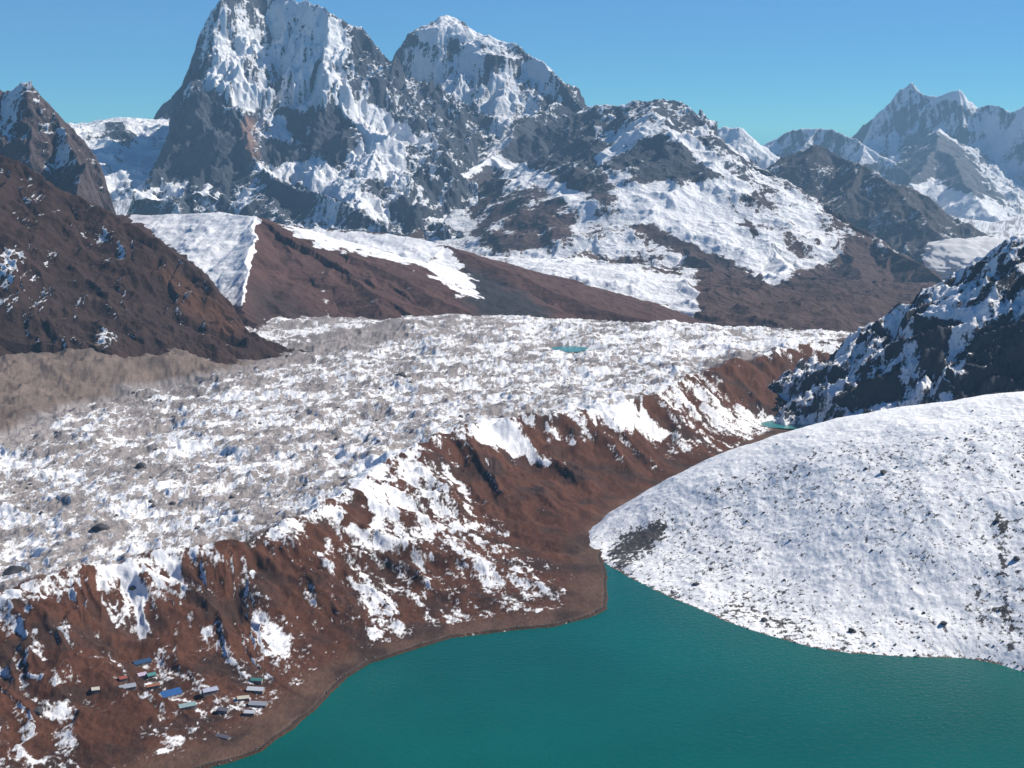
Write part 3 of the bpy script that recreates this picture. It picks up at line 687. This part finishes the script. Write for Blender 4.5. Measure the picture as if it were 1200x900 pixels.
    mountain('hazy_blue_peak', G, [
        Ridge(RP((850,200,22300),(890,172,22000),(910,163,21800),(925,155,21600),(942,149,21400),(962,149,21200),(977,153,21000),(990,160,20800),(1004,163,20600),(1030,180,20300),(1060,200,20000)), 0.9, 1.7, 900, 0.6, spurs=(900, 1300, 0.6, (-1,))),
        Ridge(RP((985,190,25000),(1003,172,24900),(1014,158,24800),(1028,135,24600),(1040,120,24500),(1052,106,24400),(1066,97,24200),(1074,103,24100),(1084,111,24000),(1098,112,23800),(1112,107,23700),(1124,106,23500),(1134,118,23400),(1143,126,23300),(1160,122,23100),(1172,128,22900),(1185,131,22700),(1200,125,22500),(1260,110,22000),(1350,120,21500)), 1.1, 2.3, 900, 0.9, spurs=(1000, 900, 1.5, (-1,))),
        Ridge(RP((1100,150,22800),(1098,172,21000),(1112,180,20500),(1130,212,19000),(1150,240,17800),(1180,262,17000)), 0.7, 0.9, 900, 0.5, spurs=(800, 900, 0.6, (1, -1))),
        Ridge(RP((1098,172,21000),(1080,200,20000),(1065,215,19300),(1060,250,18000)), 0.7, 0.9, 900, 0.5, spurs=(800, 900, 0.6, (1, -1))),
        ], M_VFAR, 101, warp=(50, 600), rough=(130, 800, 6), snow_rule=(0.48, 0.7, 0, 0), rock=(0.12, 0.12, 0.13), spurseed=8, flute=70,
        masks=[([(1103,172),(1130,178),(1178,240),(1150,245)], -0.5, 5, 'add'), ([(1080,150),(1125,170),(1160,235),(1130,225),(1090,212),(1060,240),(1050,200)], -0.45, 8, 'add'), ([(1130,140),(1210,140),(1210,280),(1175,280),(1150,230)], 0.1, 8, 'add'), ([(1085,113),(1110,105),(1128,105),(1140,126),(1120,116),(1090,120)], 0.8, 3, 'add'), ([(1105,235),(1140,225),(1175,240),(1180,285),(1140,290),(1110,260)], 0.8, 6, 'add'),  # first two patches swap snow for rock to paint the spur's shade
               ([(1065,215),(1090,212),(1105,222),(1090,232),(1072,228)], 0.8, 4, 'add')], snow_var=0.3, aspect=0.15, label='far blue snow peak with a bright cap at the upper right')

# ------------------------------------------------------------------ water
def water_material(name, col, rough=0.14, wave=0.35, size=6.0):
    m = bpy.data.materials.new(name); nt, N, L = nodes_of(m)
    out = N.new('ShaderNodeOutputMaterial'); b = N.new('ShaderNodeBsdfPrincipled'); L.new(b.outputs[0], out.inputs[0])
    tc = N.new('ShaderNodeTexCoord')
    n = N.new('ShaderNodeTexNoise'); n.inputs['Scale'].default_value = 0.0035; n.inputs['Detail'].default_value = 3
    L.new(tc.outputs['Object'], n.inputs['Vector'])
    cr = N.new('ShaderNodeValToRGB'); cr.color_ramp.elements[0].position = 0.35; cr.color_ramp.elements[1].position = 0.65
    cr.color_ramp.elements[0].color = (*[c * 0.88 for c in col], 1); cr.color_ramp.elements[1].color = (*[c * 1.12 for c in col], 1)
    L.new(n.outputs[0], cr.inputs[0]); L.new(cr.outputs[0], b.inputs['Base Color'])
    b.inputs['Roughness'].default_value = rough; b.inputs['IOR'].default_value = 1.33; b.inputs['Specular IOR Level'].default_value = 0.28
    w = N.new('ShaderNodeTexNoise'); w.inputs['Scale'].default_value = 1.0 / size; w.inputs['Detail'].default_value = 5; w.inputs['Roughness'].default_value = 0.6
    L.new(tc.outputs['Object'], w.inputs['Vector'])
    bp = N.new('ShaderNodeBump'); bp.inputs['Strength'].default_value = wave; bp.inputs['Distance'].default_value = size * 0.35
    L.new(w.outputs[0], bp.inputs['Height']); L.new(bp.outputs[0], b.inputs['Normal'])
    return m

def sheet(name, pts, z, mat, label=None):
    me = bpy.data.meshes.new(name); me.from_pydata([(x, y, z) for x, y in pts], [], [tuple(range(len(pts)))]); me.materials.append(mat)
    o = bpy.data.objects.new(name, me); COL.objects.link(o); return structure(o, label)
# ------------------------------------------------------------------ build
M_GROUND = terrain_material('moraine_ground', 3.4, stretch=0.42, soft=0.27, snow_noise=0.65, bump=0.4, var=0.60)
M_HILL = terrain_material('snowy_hill', 3.0, snow_col=(0.95, 0.935, 0.905), stretch=0.6, soft=0.14, snow_noise=0.5, bump=0.3, fleck=0.3)
M_NEAR = terrain_material('grassy_slope', 7.0, snow_noise=0.50, bump=0.6, var=0.45)
M_MID = terrain_material('grassy_ridge', 11.0, snow_noise=0.35, bump=0.4, var=0.35)
M_CRAG = terrain_material('crag_rock', 8.0, snow_noise=0.40, bump=0.7)
M_FAR = terrain_material('peak_rock', 22.0, snow_noise=0.48, bump=0.8)
M_VFAR = terrain_material('far_peak_rock', 55.0, snow_noise=0.25, bump=0.6)
M_WATER = water_material('glacial_lake_water', (0.0003, 0.092, 0.073))
M_POND = water_material('pond_water', (0.04, 0.22, 0.20))

valley(); snow_hill(); build_mountains()
sheet('lake', [(-900, 300), (2200, 300), (2200, 2000), (900, 2030), (-900, 2030)], 0.0, M_WATER, 'deep teal glacial lake filling the lower right')
sheet('pond', [(POND[0] + 45 * math.cos(a) * (1 + 0.15 * math.sin(3 * a)), POND[1] + 50 * math.sin(a)) for a in np.linspace(0, 6.28, 20)[:-1]], POND[2], M_POND, 'tiny turquoise melt pond on the glacier')
sheet('second_lake', [(TARN[0] + 95 * math.cos(a), TARN[1] + 50 * math.sin(a)) for a in np.linspace(0, 6.28, 20)[:-1]], TARN[2], M_POND, 'sliver of a second teal lake behind the snow hill')

# ------------------------------------------------------------------ things: village, boulders, cloud
def plain(name, col, rough=0.8, metal=0.0, var=0.25, scale=1.2):
    m = bpy.data.materials.new(name); nt, N, L = nodes_of(m)
    out = N.new('ShaderNodeOutputMaterial'); b = N.new('ShaderNodeBsdfPrincipled'); L.new(b.outputs[0], out.inputs[0])
    tc = N.new('ShaderNodeTexCoord'); n = N.new('ShaderNodeTexNoise'); n.inputs['Scale'].default_value = scale; n.inputs['Detail'].default_value = 4
    L.new(tc.outputs['Object'], n.inputs['Vector'])
    cr = N.new('ShaderNodeValToRGB'); cr.color_ramp.elements[0].position = 0.3; cr.color_ramp.elements[1].position = 0.7
    cr.color_ramp.elements[0].color = (*[c * (1 - var) for c in col], 1); cr.color_ramp.elements[1].color = (*[min(1, c * (1 + var)) for c in col], 1)
    L.new(n.outputs[0], cr.inputs[0]); L.new(cr.outputs[0], b.inputs['Base Color'])
    b.inputs['Roughness'].default_value = rough; b.inputs['Metallic'].default_value = metal
    return m

def mesh_obj(name, bm, mat, parent=None, smooth=False):
    me = bpy.data.meshes.new(name); bmesh.ops.recalc_face_normals(bm, faces=bm.faces); bm.to_mesh(me); bm.free(); me.materials.append(mat)
    if smooth: me.polygons.foreach_set('use_smooth', [True] * len(me.polygons))
    o = bpy.data.objects.new(name, me); COL.objects.link(o)
    if parent: o.parent = parent
    return o

def box(bm, x0, x1, y0, y1, z0, z1):
    v = [bm.verts.new(p) for p in ((x0,y0,z0),(x1,y0,z0),(x1,y1,z0),(x0,y1,z0),(x0,y0,z1),(x1,y0,z1),(x1,y1,z1),(x0,y1,z1))]
    for f in ((0,3,2,1),(4,5,6,7),(0,1,5,4),(1,2,6,5),(2,3,7,6),(3,0,4,7)): bm.faces.new([v[i] for i in f])

STONE = plain('field_stone', (0.26, 0.23, 0.20), var=0.4, scale=2.0)
WHITEW = plain('whitewashed_wall', (0.66, 0.62, 0.58), var=0.15)
WOOD = plain('dark_wood', (0.07, 0.045, 0.03)); GLASS = plain('window_glass', (0.02, 0.025, 0.03), rough=0.2)
FRAME = plain('window_frame_paint', (0.10, 0.20, 0.30))
ROOFS = {}
def roof_mat(key, col):
    if key not in ROOFS:
        m = plain('roof_' + key, col, rough=0.85, var=0.12, scale=0.6)
        nt = m.node_tree; N = nt.nodes; L = nt.links
        tc = N.new('ShaderNodeTexCoord'); w = N.new('ShaderNodeTexWave'); w.inputs['Scale'].default_value = 1.6; w.bands_direction = 'X'
        L.new(tc.outputs['Object'], w.inputs[0]); bp = N.new('ShaderNodeBump'); bp.inputs['Strength'].default_value = 0.5; bp.inputs['Distance'].default_value = 0.06
        L.new(w.outputs[1], bp.inputs['Height'])
        b = [n for n in N if n.type == 'BSDF_PRINCIPLED'][0]; L.new(bp.outputs[0], b.inputs['Normal'])
        ROOFS[key] = m
    return ROOFS[key]

def house(name, label, cat, u, v, L_, W_, yaw, roofkey, roofcol, wall=STONE, h=2.9, nwin=4, group='houses of the lakeside village'):
    # stand it on the ground where the sight line of (u,v) meets the terrain
    z = 8.0
    for _ in range(12):
        x, y, _z = PZ(u, v, z); z = 0.5 * z + 0.5 * ground_z(x, y)
    root = bpy.data.objects.new(name, None); COL.objects.link(root); root.location = (x, y, z - 0.15); root.rotation_euler = (0, 0, math.radians(yaw))
    root['label'] = label; root['category'] = cat; root['group'] = group
    W_ *= 1.12; L_ *= 0.92
    a, b = L_ / 2, W_ / 2; rh = W_ * 0.26
    bm = bmesh.new()
    pr = [(-b, -2.5), (b, -2.5), (b, h), (0, h + rh), (-b, h)]
    f0 = [bm.verts.new((-a, p, q)) for p, q in pr]; f1 = [bm.verts.new((a, p, q)) for p, q in pr]
    bm.faces.new(f0); bm.faces.new(f1[::-1])
    for i in range(5): bm.faces.new([f0[i], f1[i], f1[(i + 1) % 5], f0[(i + 1) % 5]])
    mesh_obj('wall', bm, wall, root)
    bm = bmesh.new(); e = 0.55; t = 0.16; sl = rh / b
    o_ = [(-b - e, h - e * sl), (0, h + rh), (b + e, h - e * sl)]
    lo = [[bm.verts.new((s * (a + e), p, q + 0.02)) for p, q in o_] for s in (-1, 1)]
    up = [[bm.verts.new((s * (a + e), p, q + 0.02 + t)) for p, q in o_] for s in (-1, 1)]
    for i in range(2):
        bm.faces.new([up[0][i], up[1][i], up[1][i + 1], up[0][i + 1]]); bm.faces.new([lo[0][i], lo[0][i + 1], lo[1][i + 1], lo[1][i]])
        for k in (0, 1): bm.faces.new([lo[k][i], lo[k][i + 1], up[k][i + 1], up[k][i]])
    for i in (0, 2): bm.faces.new([lo[0][i], lo[1][i], up[1][i], up[0][i]])
    mesh_obj('roof', bm, roof_mat(roofkey, roofcol), root)
    bm = bmesh.new(); dx = -a * 0.25; box(bm, dx - 0.5, dx + 0.5, -b - 0.07, -b + 0.02, 0.1, 2.05); mesh_obj('door', bm, WOOD, root)
    k = 0
    for i in range(nwin):
        wx = -a + (i + 0.5) * L_ / nwin
        if abs(wx - dx) < 1.2: continue
        bm = bmesh.new(); box(bm, wx - 0.62, wx + 0.62, -b - 0.06, -b + 0.02, 0.85, 2.05); w_ = mesh_obj('window', bm, FRAME, root)
        bm = bmesh.new(); box(bm, wx - 0.5, wx + 0.5, -b - 0.085, -b - 0.05, 0.97, 1.93); mesh_obj('pane', bm, GLASS, w_)
    return root

BLUE = (0.010, 0.085, 0.26); DBLUE = (0.012, 0.055, 0.14); TEAL = (0.06, 0.22, 0.20); GREY = (0.30, 0.33, 0.36); PALE = (0.62, 0.64, 0.66)
house('lodge', 'long lodge with a dark blue roof at the upper edge of the village', 'lodge', 166, 778, 21, 8.5, 38, 'dark_blue', DBLUE)
house('lodge', 'lodge with the brightest blue roof and a white end wall in the village', 'lodge', 199, 815, 24, 13, 40, 'bright_blue', BLUE, WHITEW)
house('house', 'house with a pale lilac roof just below the dark blue lodge', 'house', 166, 793, 10, 7, 36, 'lilac', (0.50, 0.40, 0.50))
house('house', 'small teal roofed house touching the lilac roofed one', 'house', 177, 793, 10, 6.5, 36, 'teal', TEAL)
house('hut', 'small hut with a rust red roof left of the grey roofed houses', 'hut', 144, 797, 8, 5.5, 30, 'rust_red', (0.30, 0.07, 0.05))
house('house', 'long house with a grey roof at the left side of the village', 'house', 149, 807, 18, 8, 30, 'grey', GREY)
house('shed', 'low shed with an orange brown roof beside the bright blue lodge', 'shed', 179, 805, 15, 5, 30, 'orange_brown', (0.28, 0.11, 0.055), h=2.2, nwin=2)
house('house', 'grey walled house left of the bright blue lodge', 'house', 183, 819, 9, 7, 35, 'grey', GREY, WHITEW)
house('house', 'house with a pale lavender roof right of the bright blue lodge', 'house', 246, 811, 17, 7.5, 30, 'lavender', (0.40, 0.42, 0.52))
house('house', 'house with a grey green roof below the lavender roofed one', 'house', 219, 829, 19, 8, 30, 'grey_green', (0.24, 0.34, 0.34))
house('hut', 'small dark roofed hut in the open ground between the two house clusters', 'hut', 262, 834, 12, 6, -15, 'slate', (0.16, 0.15, 0.18))
house('lodge', 'lodge with a bright white roof at the right side of the village', 'lodge', 300, 810, 19, 8, -8, 'white', PALE)
house('house', 'teal roofed house behind the white roofed lodge', 'house', 301, 799, 13, 6, -6, 'teal', TEAL)
house('hut', 'cream roofed hut left of the white roofed lodge', 'hut', 285, 820, 13, 6, 15, 'cream', (0.56, 0.52, 0.42))
house('house', 'long house with a mid grey roof in front of the white roofed lodge', 'house', 303, 827, 20, 8, -8, 'mid_grey', (0.36, 0.37, 0.40))
house('hut', 'white roofed hut nearest the shore in the right hand cluster', 'hut', 293, 837, 11, 6, -5, 'white', PALE)
house('shed', 'dark low shed standing alone by the shore below the village', 'shed', 262, 865, 17, 5, -28, 'slate', (0.16, 0.15, 0.18), h=2.2, nwin=2)
house('hut', 'weathered stone hut with a pale roof left of the village below the snowy gully', 'hut', 112, 810, 8, 6, 20, 'cream', (0.56, 0.52, 0.42))

# boulders: five shapes, one mesh each, reused
BOULDER = plain('boulder_rock', (0.050, 0.048, 0.052), var=0.5, scale=0.5)
GBOULDER = plain('moraine_rock', (0.13, 0.115, 0.11), var=0.5, scale=0.5)
def boulder_mesh(seed, mat):
    rng = random.Random(seed); bm = bmesh.new(); bmesh.ops.create_icosphere(bm, subdivisions=3, radius=1)
    from mathutils import noise as mn
    off = Vector((rng.random() * 50, rng.random() * 50, rng.random() * 50))
    planes = [(Vector((rng.uniform(-1, 1), rng.uniform(-1, 1), rng.uniform(-0.5, 1))).normalized(), rng.uniform(0.55, 0.85)) for _ in range(9)]
    for v in bm.verts:
        for n, d in planes:
            k = v.co.dot(n)
            if k > d: v.co -= n * (k - d) * 0.9
        v.co += v.co.normalized() * 0.10 * mn.noise(v.co * 2.2 + off)
        v.co.z *= 0.75
    me = bpy.data.meshes.new('boulder'); bm.to_mesh(me); bm.free(); me.materials.append(mat); return me
BM_D = [boulder_mesh(i, BOULDER) for i in range(5)]; BM_G = [boulder_mesh(i + 20, GBOULDER) for i in range(5)]

def hill_ground(x, y):
    G, Z = HILL['G'], HILL['Z']
    r = min(max(int(np.searchsorted(G.ys, y)), 0), len(G.ys) - 1); c = min(max(int(np.searchsorted(G.k, x / y)), 0), len(G.k) - 1)
    return float(Z[r, c])
def put_boulder(x, y, z, s, label, group, meshes, rng, name='boulder', cat='boulder'):
    o = bpy.data.objects.new(name, meshes[rng.randrange(5)]); COL.objects.link(o)
    o.location = (x, y, z + s * 0.12); o.scale = (s * rng.uniform(0.8, 1.3), s * rng.uniform(0.8, 1.2), s * rng.uniform(0.7, 1.1)); o.rotation_euler = (rng.uniform(-.2, .2), rng.uniform(-.2, .2), rng.uniform(0, 6.28))
    o['label'] = label; o['category'] = cat
    if group: o['group'] = group
    return o
rngb = random.Random(77)
def on_hill(u, v):
    best = None
    for y in np.arange(1300, 2300, 3.0):
        x = P(u, v, y)[0]; zr = P(u, v, y)[2]
        if zr <= hill_ground(x, y): return x, y, hill_ground(x, y)
    return None
HILLB = [(999,741,5.5,'large dark outcrop just above the shoreline at the middle of the snow hill'), (1191,657,5.5,'dark boulder at the right edge of the snow hill beside the stony streak'),
         (1035,555,5.5,'large lone dark boulder high on the snow hill below its crest'), (816,686,4.5,'dark boulder just above the water at the left end of the hill shore'),
         (896,728,4.5,'black shoreline boulder between the left end and the middle of the snow hill'), (1105,732,4.5,'dark boulder low on the right half of the snow hill'),
         (1168,612,3.5,'dark boulder at the top of the stony streak on the snow hill'), (1015,551,2.6,'smaller boulder just left of the large lone boulder below the crest')]
for u, v, s_, lab in HILLB:
    p = on_hill(u, v)
    if p: put_boulder(*p, s_, lab, None, BM_D, rngb)
n = 0
while n < 150:
    u = rngb.uniform(745, 1215); v = rngb.uniform(480, 775)
    p = on_hill(u, v)
    if not p or p[2] < 3 or p[1] > 2160: continue
    put_boulder(*p, rngb.choice([0.9, 1.1, 1.3, 1.6, 2.2]), 'small dark stone poking through the snow of the lakeside hill', 'stones scattered over the snow hill', BM_D, rngb); n += 1
def on_ground(u, v):
    for y in np.arange(1250, 4300, 4.0):
        x, _, zr = P(u, v, y)
        if zr <= ground_z(x, y): return x, y, zr
    return None
for u, v, s_, lab in [(118,620,11,'big dark rock added for a shaded pit on the glacier above the snowy gully'), (18,671,11,'long dark rock added for a shaded pit at the left edge just above the moraine crest'), (166,547,10,'low dark rock added for a shaded pit on the grey middle of the glacier'),  # the four glacier rocks are added in place of shadowed pits
                      (470,441,13,'dark rock added for a shaded pit on the far bright part of the glacier'), (455,560,7,'round brown boulder in the bright snow right of the brown notch'),
                      (44,834,6,'black boulder with a snow streak at the lower left below the village'), (155,690,6,'dark rock beside the broad snowy gully')]:
    p = on_ground(u, v)
    if p: put_boulder(*p, s_, lab, None, BM_D if v != 560 else BM_G, rngb)
n = 0
yy = np.array([[0.0]])
cand = [(rngb.uniform(0, 950), rngb.uniform(420, 640)) for _ in range(400)]
for u, v in cand:
    if n >= 90: break
    z = 50.0
    for _ in range(6):
        x, y, _z = PZ(u, v, z); z = 0.5 * z + 0.5 * ground_z(x, y)
    G_ = GRD['G']; r_ = int(np.searchsorted(G_.ys, y)); c_ = int(np.searchsorted(G_.k, x / y))
    if not GRD['ice'][r_, c_]: continue
    put_boulder(x, y, z, rngb.uniform(2.0, 5.0), 'grey brown boulder lying among the rubble of the glacier', 'boulders on the glacier', BM_G, rngb); n += 1

# stones along the water's edge
n = 0
edge = [(a, b, 0) for a, b in zip(SHORE[3:18], SHORE[4:19])] + [(a, b, 1) for a, b in zip(HSH[2:14], HSH[3:15])]
for k_ in range(110):
    a, b, h_ = edge[rngb.randrange(len(edge))]
    t_ = rngb.random(); dx, dy = b[0] - a[0], b[1] - a[1]; L0 = math.hypot(dx, dy); off = rngb.uniform(-1, 7)
    x = a[0] + dx * t_ - dy / L0 * off * (1 if not h_ else 1); y = a[1] + dy * t_ + dx / L0 * off
    z = hill_ground(x, y) if h_ else ground_z(x, y)
    if z < -1.2: continue
    put_boulder(x, y, z, rngb.choice([0.7, 0.9, 1.2, 1.6]), 'stone at the water line along the lake shore', 'stones along the lake shore', BM_G, rngb)

# valley cloud
bm = bmesh.new()
rc = random.Random(5)
from mathutils import noise as mn
bmesh.ops.create_icosphere(bm, subdivisions=6, radius=1)
cc = Vector(P(1142, 303, 9400))
for q in bm.verts:
    k = q.co.copy()
    f_ = 1 + 0.34 * mn.fractal(k * 1.3 + Vector((3, 1, 7)), 0.9, 2.1, 6) + 0.05 * mn.fractal(k * 6, 0.9, 2.1, 3)
    q.co = Vector((k.x * 290, k.y * 620, k.z * 62 + k.x * 62 + max(k.y, -0.4) * 55)) * f_ + cc
me = bpy.data.meshes.new('cloud'); bm.to_mesh(me); bm.free(); me.polygons.foreach_set('use_smooth', [True] * len(me.polygons))
m = bpy.data.materials.new('cloud_mist'); nt_, N_, L_ = nodes_of(m)
o_ = N_.new('ShaderNodeOutputMaterial'); df = N_.new('ShaderNodeBsdfDiffuse'); df.inputs[0].default_value = (0.95, 0.93, 0.90, 1)
tl = N_.new('ShaderNodeBsdfTranslucent'); tl.inputs[0].default_value = (0.92, 0.90, 0.86, 1)
mx = N_.new('ShaderNodeMixShader'); mx.inputs[0].default_value = 0.25
L_.new(df.outputs[0], mx.inputs[1]); L_.new(tl.outputs[0], mx.inputs[2]); L_.new(mx.outputs[0], o_.inputs['Surface'])
me.materials.append(m)
cl = bpy.data.objects.new('cloud', me); COL.objects.link(cl); cl['kind'] = 'stuff'; cl['label'] = 'cream coloured mist bank lying in the far valley at the right'

# ------------------------------------------------------------------ light, sky, air
w = bpy.data.worlds.new('World'); SC.world = w; w.use_nodes = True
nt = w.node_tree; nt.nodes.clear()
wo = nt.nodes.new('ShaderNodeOutputWorld'); bg = nt.nodes.new('ShaderNodeBackground'); sk = nt.nodes.new('ShaderNodeTexSky')
sk.sky_type = 'NISHITA'; sk.sun_disc = False; sk.sun_elevation = SUN_EL; sk.sun_rotation = SUN_AZ
sk.altitude = 5300; sk.air_density = 1.0; sk.dust_density = 0.0; sk.ozone_density = 1.6
hs = nt.nodes.new('ShaderNodeHueSaturation'); hs.inputs['Saturation'].default_value = 1.4
mu = nt.nodes.new('ShaderNodeMix'); mu.data_type = 'RGBA'; mu.blend_type = 'MULTIPLY'; mu.inputs[0].default_value = 1; mu.inputs[7].default_value = (0.46, 1.07, 1.25, 1)
nt.links.new(sk.outputs[0], hs.inputs['Color']); nt.links.new(hs.outputs[0], mu.inputs[6]); nt.links.new(mu.outputs[2], bg.inputs[0]); nt.links.new(bg.outputs[0], wo.inputs[0])
bg.inputs['Strength'].default_value = 0.073
ld = bpy.data.lights.new('sun', 'SUN'); ld.energy = 5.0; ld.angle = math.radians(0.53); ld.color = (1.0, 0.95, 0.87)
lo = bpy.data.objects.new('sun', ld); COL.objects.link(lo)
lo.rotation_euler = Vector(SUN).to_track_quat('Z', 'Y').to_euler(); lo.location = (2000, 1500, 3000)

HAZE = True
if HAZE:
    me = bpy.data.meshes.new('haze'); bm = bmesh.new(); bmesh.ops.create_cube(bm, size=1.0)
    x0, x1, y0, y1, z0, z1 = -26000, 26000, -1200, 34500, -2400, 3300
    for v in bm.verts: v.co = ((x0 + x1) / 2 + v.co.x * (x1 - x0), (y0 + y1) / 2 + v.co.y * (y1 - y0), (z0 + z1) / 2 + v.co.z * (z1 - z0))
    bm.to_mesh(me); bm.free()
    m = bpy.data.materials.new('mountain_air'); nt, N, L = nodes_of(m)
    o_ = N.new('ShaderNodeOutputMaterial'); pv = N.new('ShaderNodeVolumePrincipled'); L.new(pv.outputs[0], o_.inputs['Volume'])
    pv.inputs['Density'].default_value = 2.5e-5; pv.inputs['Color'].default_value = (0.42, 0.72, 1.0, 1); pv.inputs['Anisotropy'].default_value = 0.0
    me.materials.append(m)
    hz = bpy.data.objects.new('haze', me); COL.objects.link(hz); hz['kind'] = 'stuff'; hz['label'] = 'thin blue mountain air over the whole valley'

cam = bpy.data.cameras.new('camera'); co = bpy.data.objects.new('camera', cam); COL.objects.link(co)
cam.sensor_width = 36; cam.lens = FPX / 1200 * 36; cam.clip_start = 0.5; cam.clip_end = 120000
co.location = (0, 0, CAMZ); co.rotation_euler = (math.radians(90) - PITCH, 0, 0)
SC.camera = co
SC.view_settings.view_transform = 'Standard'; SC.view_settings.look = 'None'; SC.view_settings.exposure = 0.40; SC.view_settings.gamma = 1
SC.cycles.max_bounces = 4; SC.cycles.diffuse_bounces = 2; SC.cycles.glossy_bounces = 2; SC.cycles.volume_bounces = 0
SC.cycles.use_denoising = True
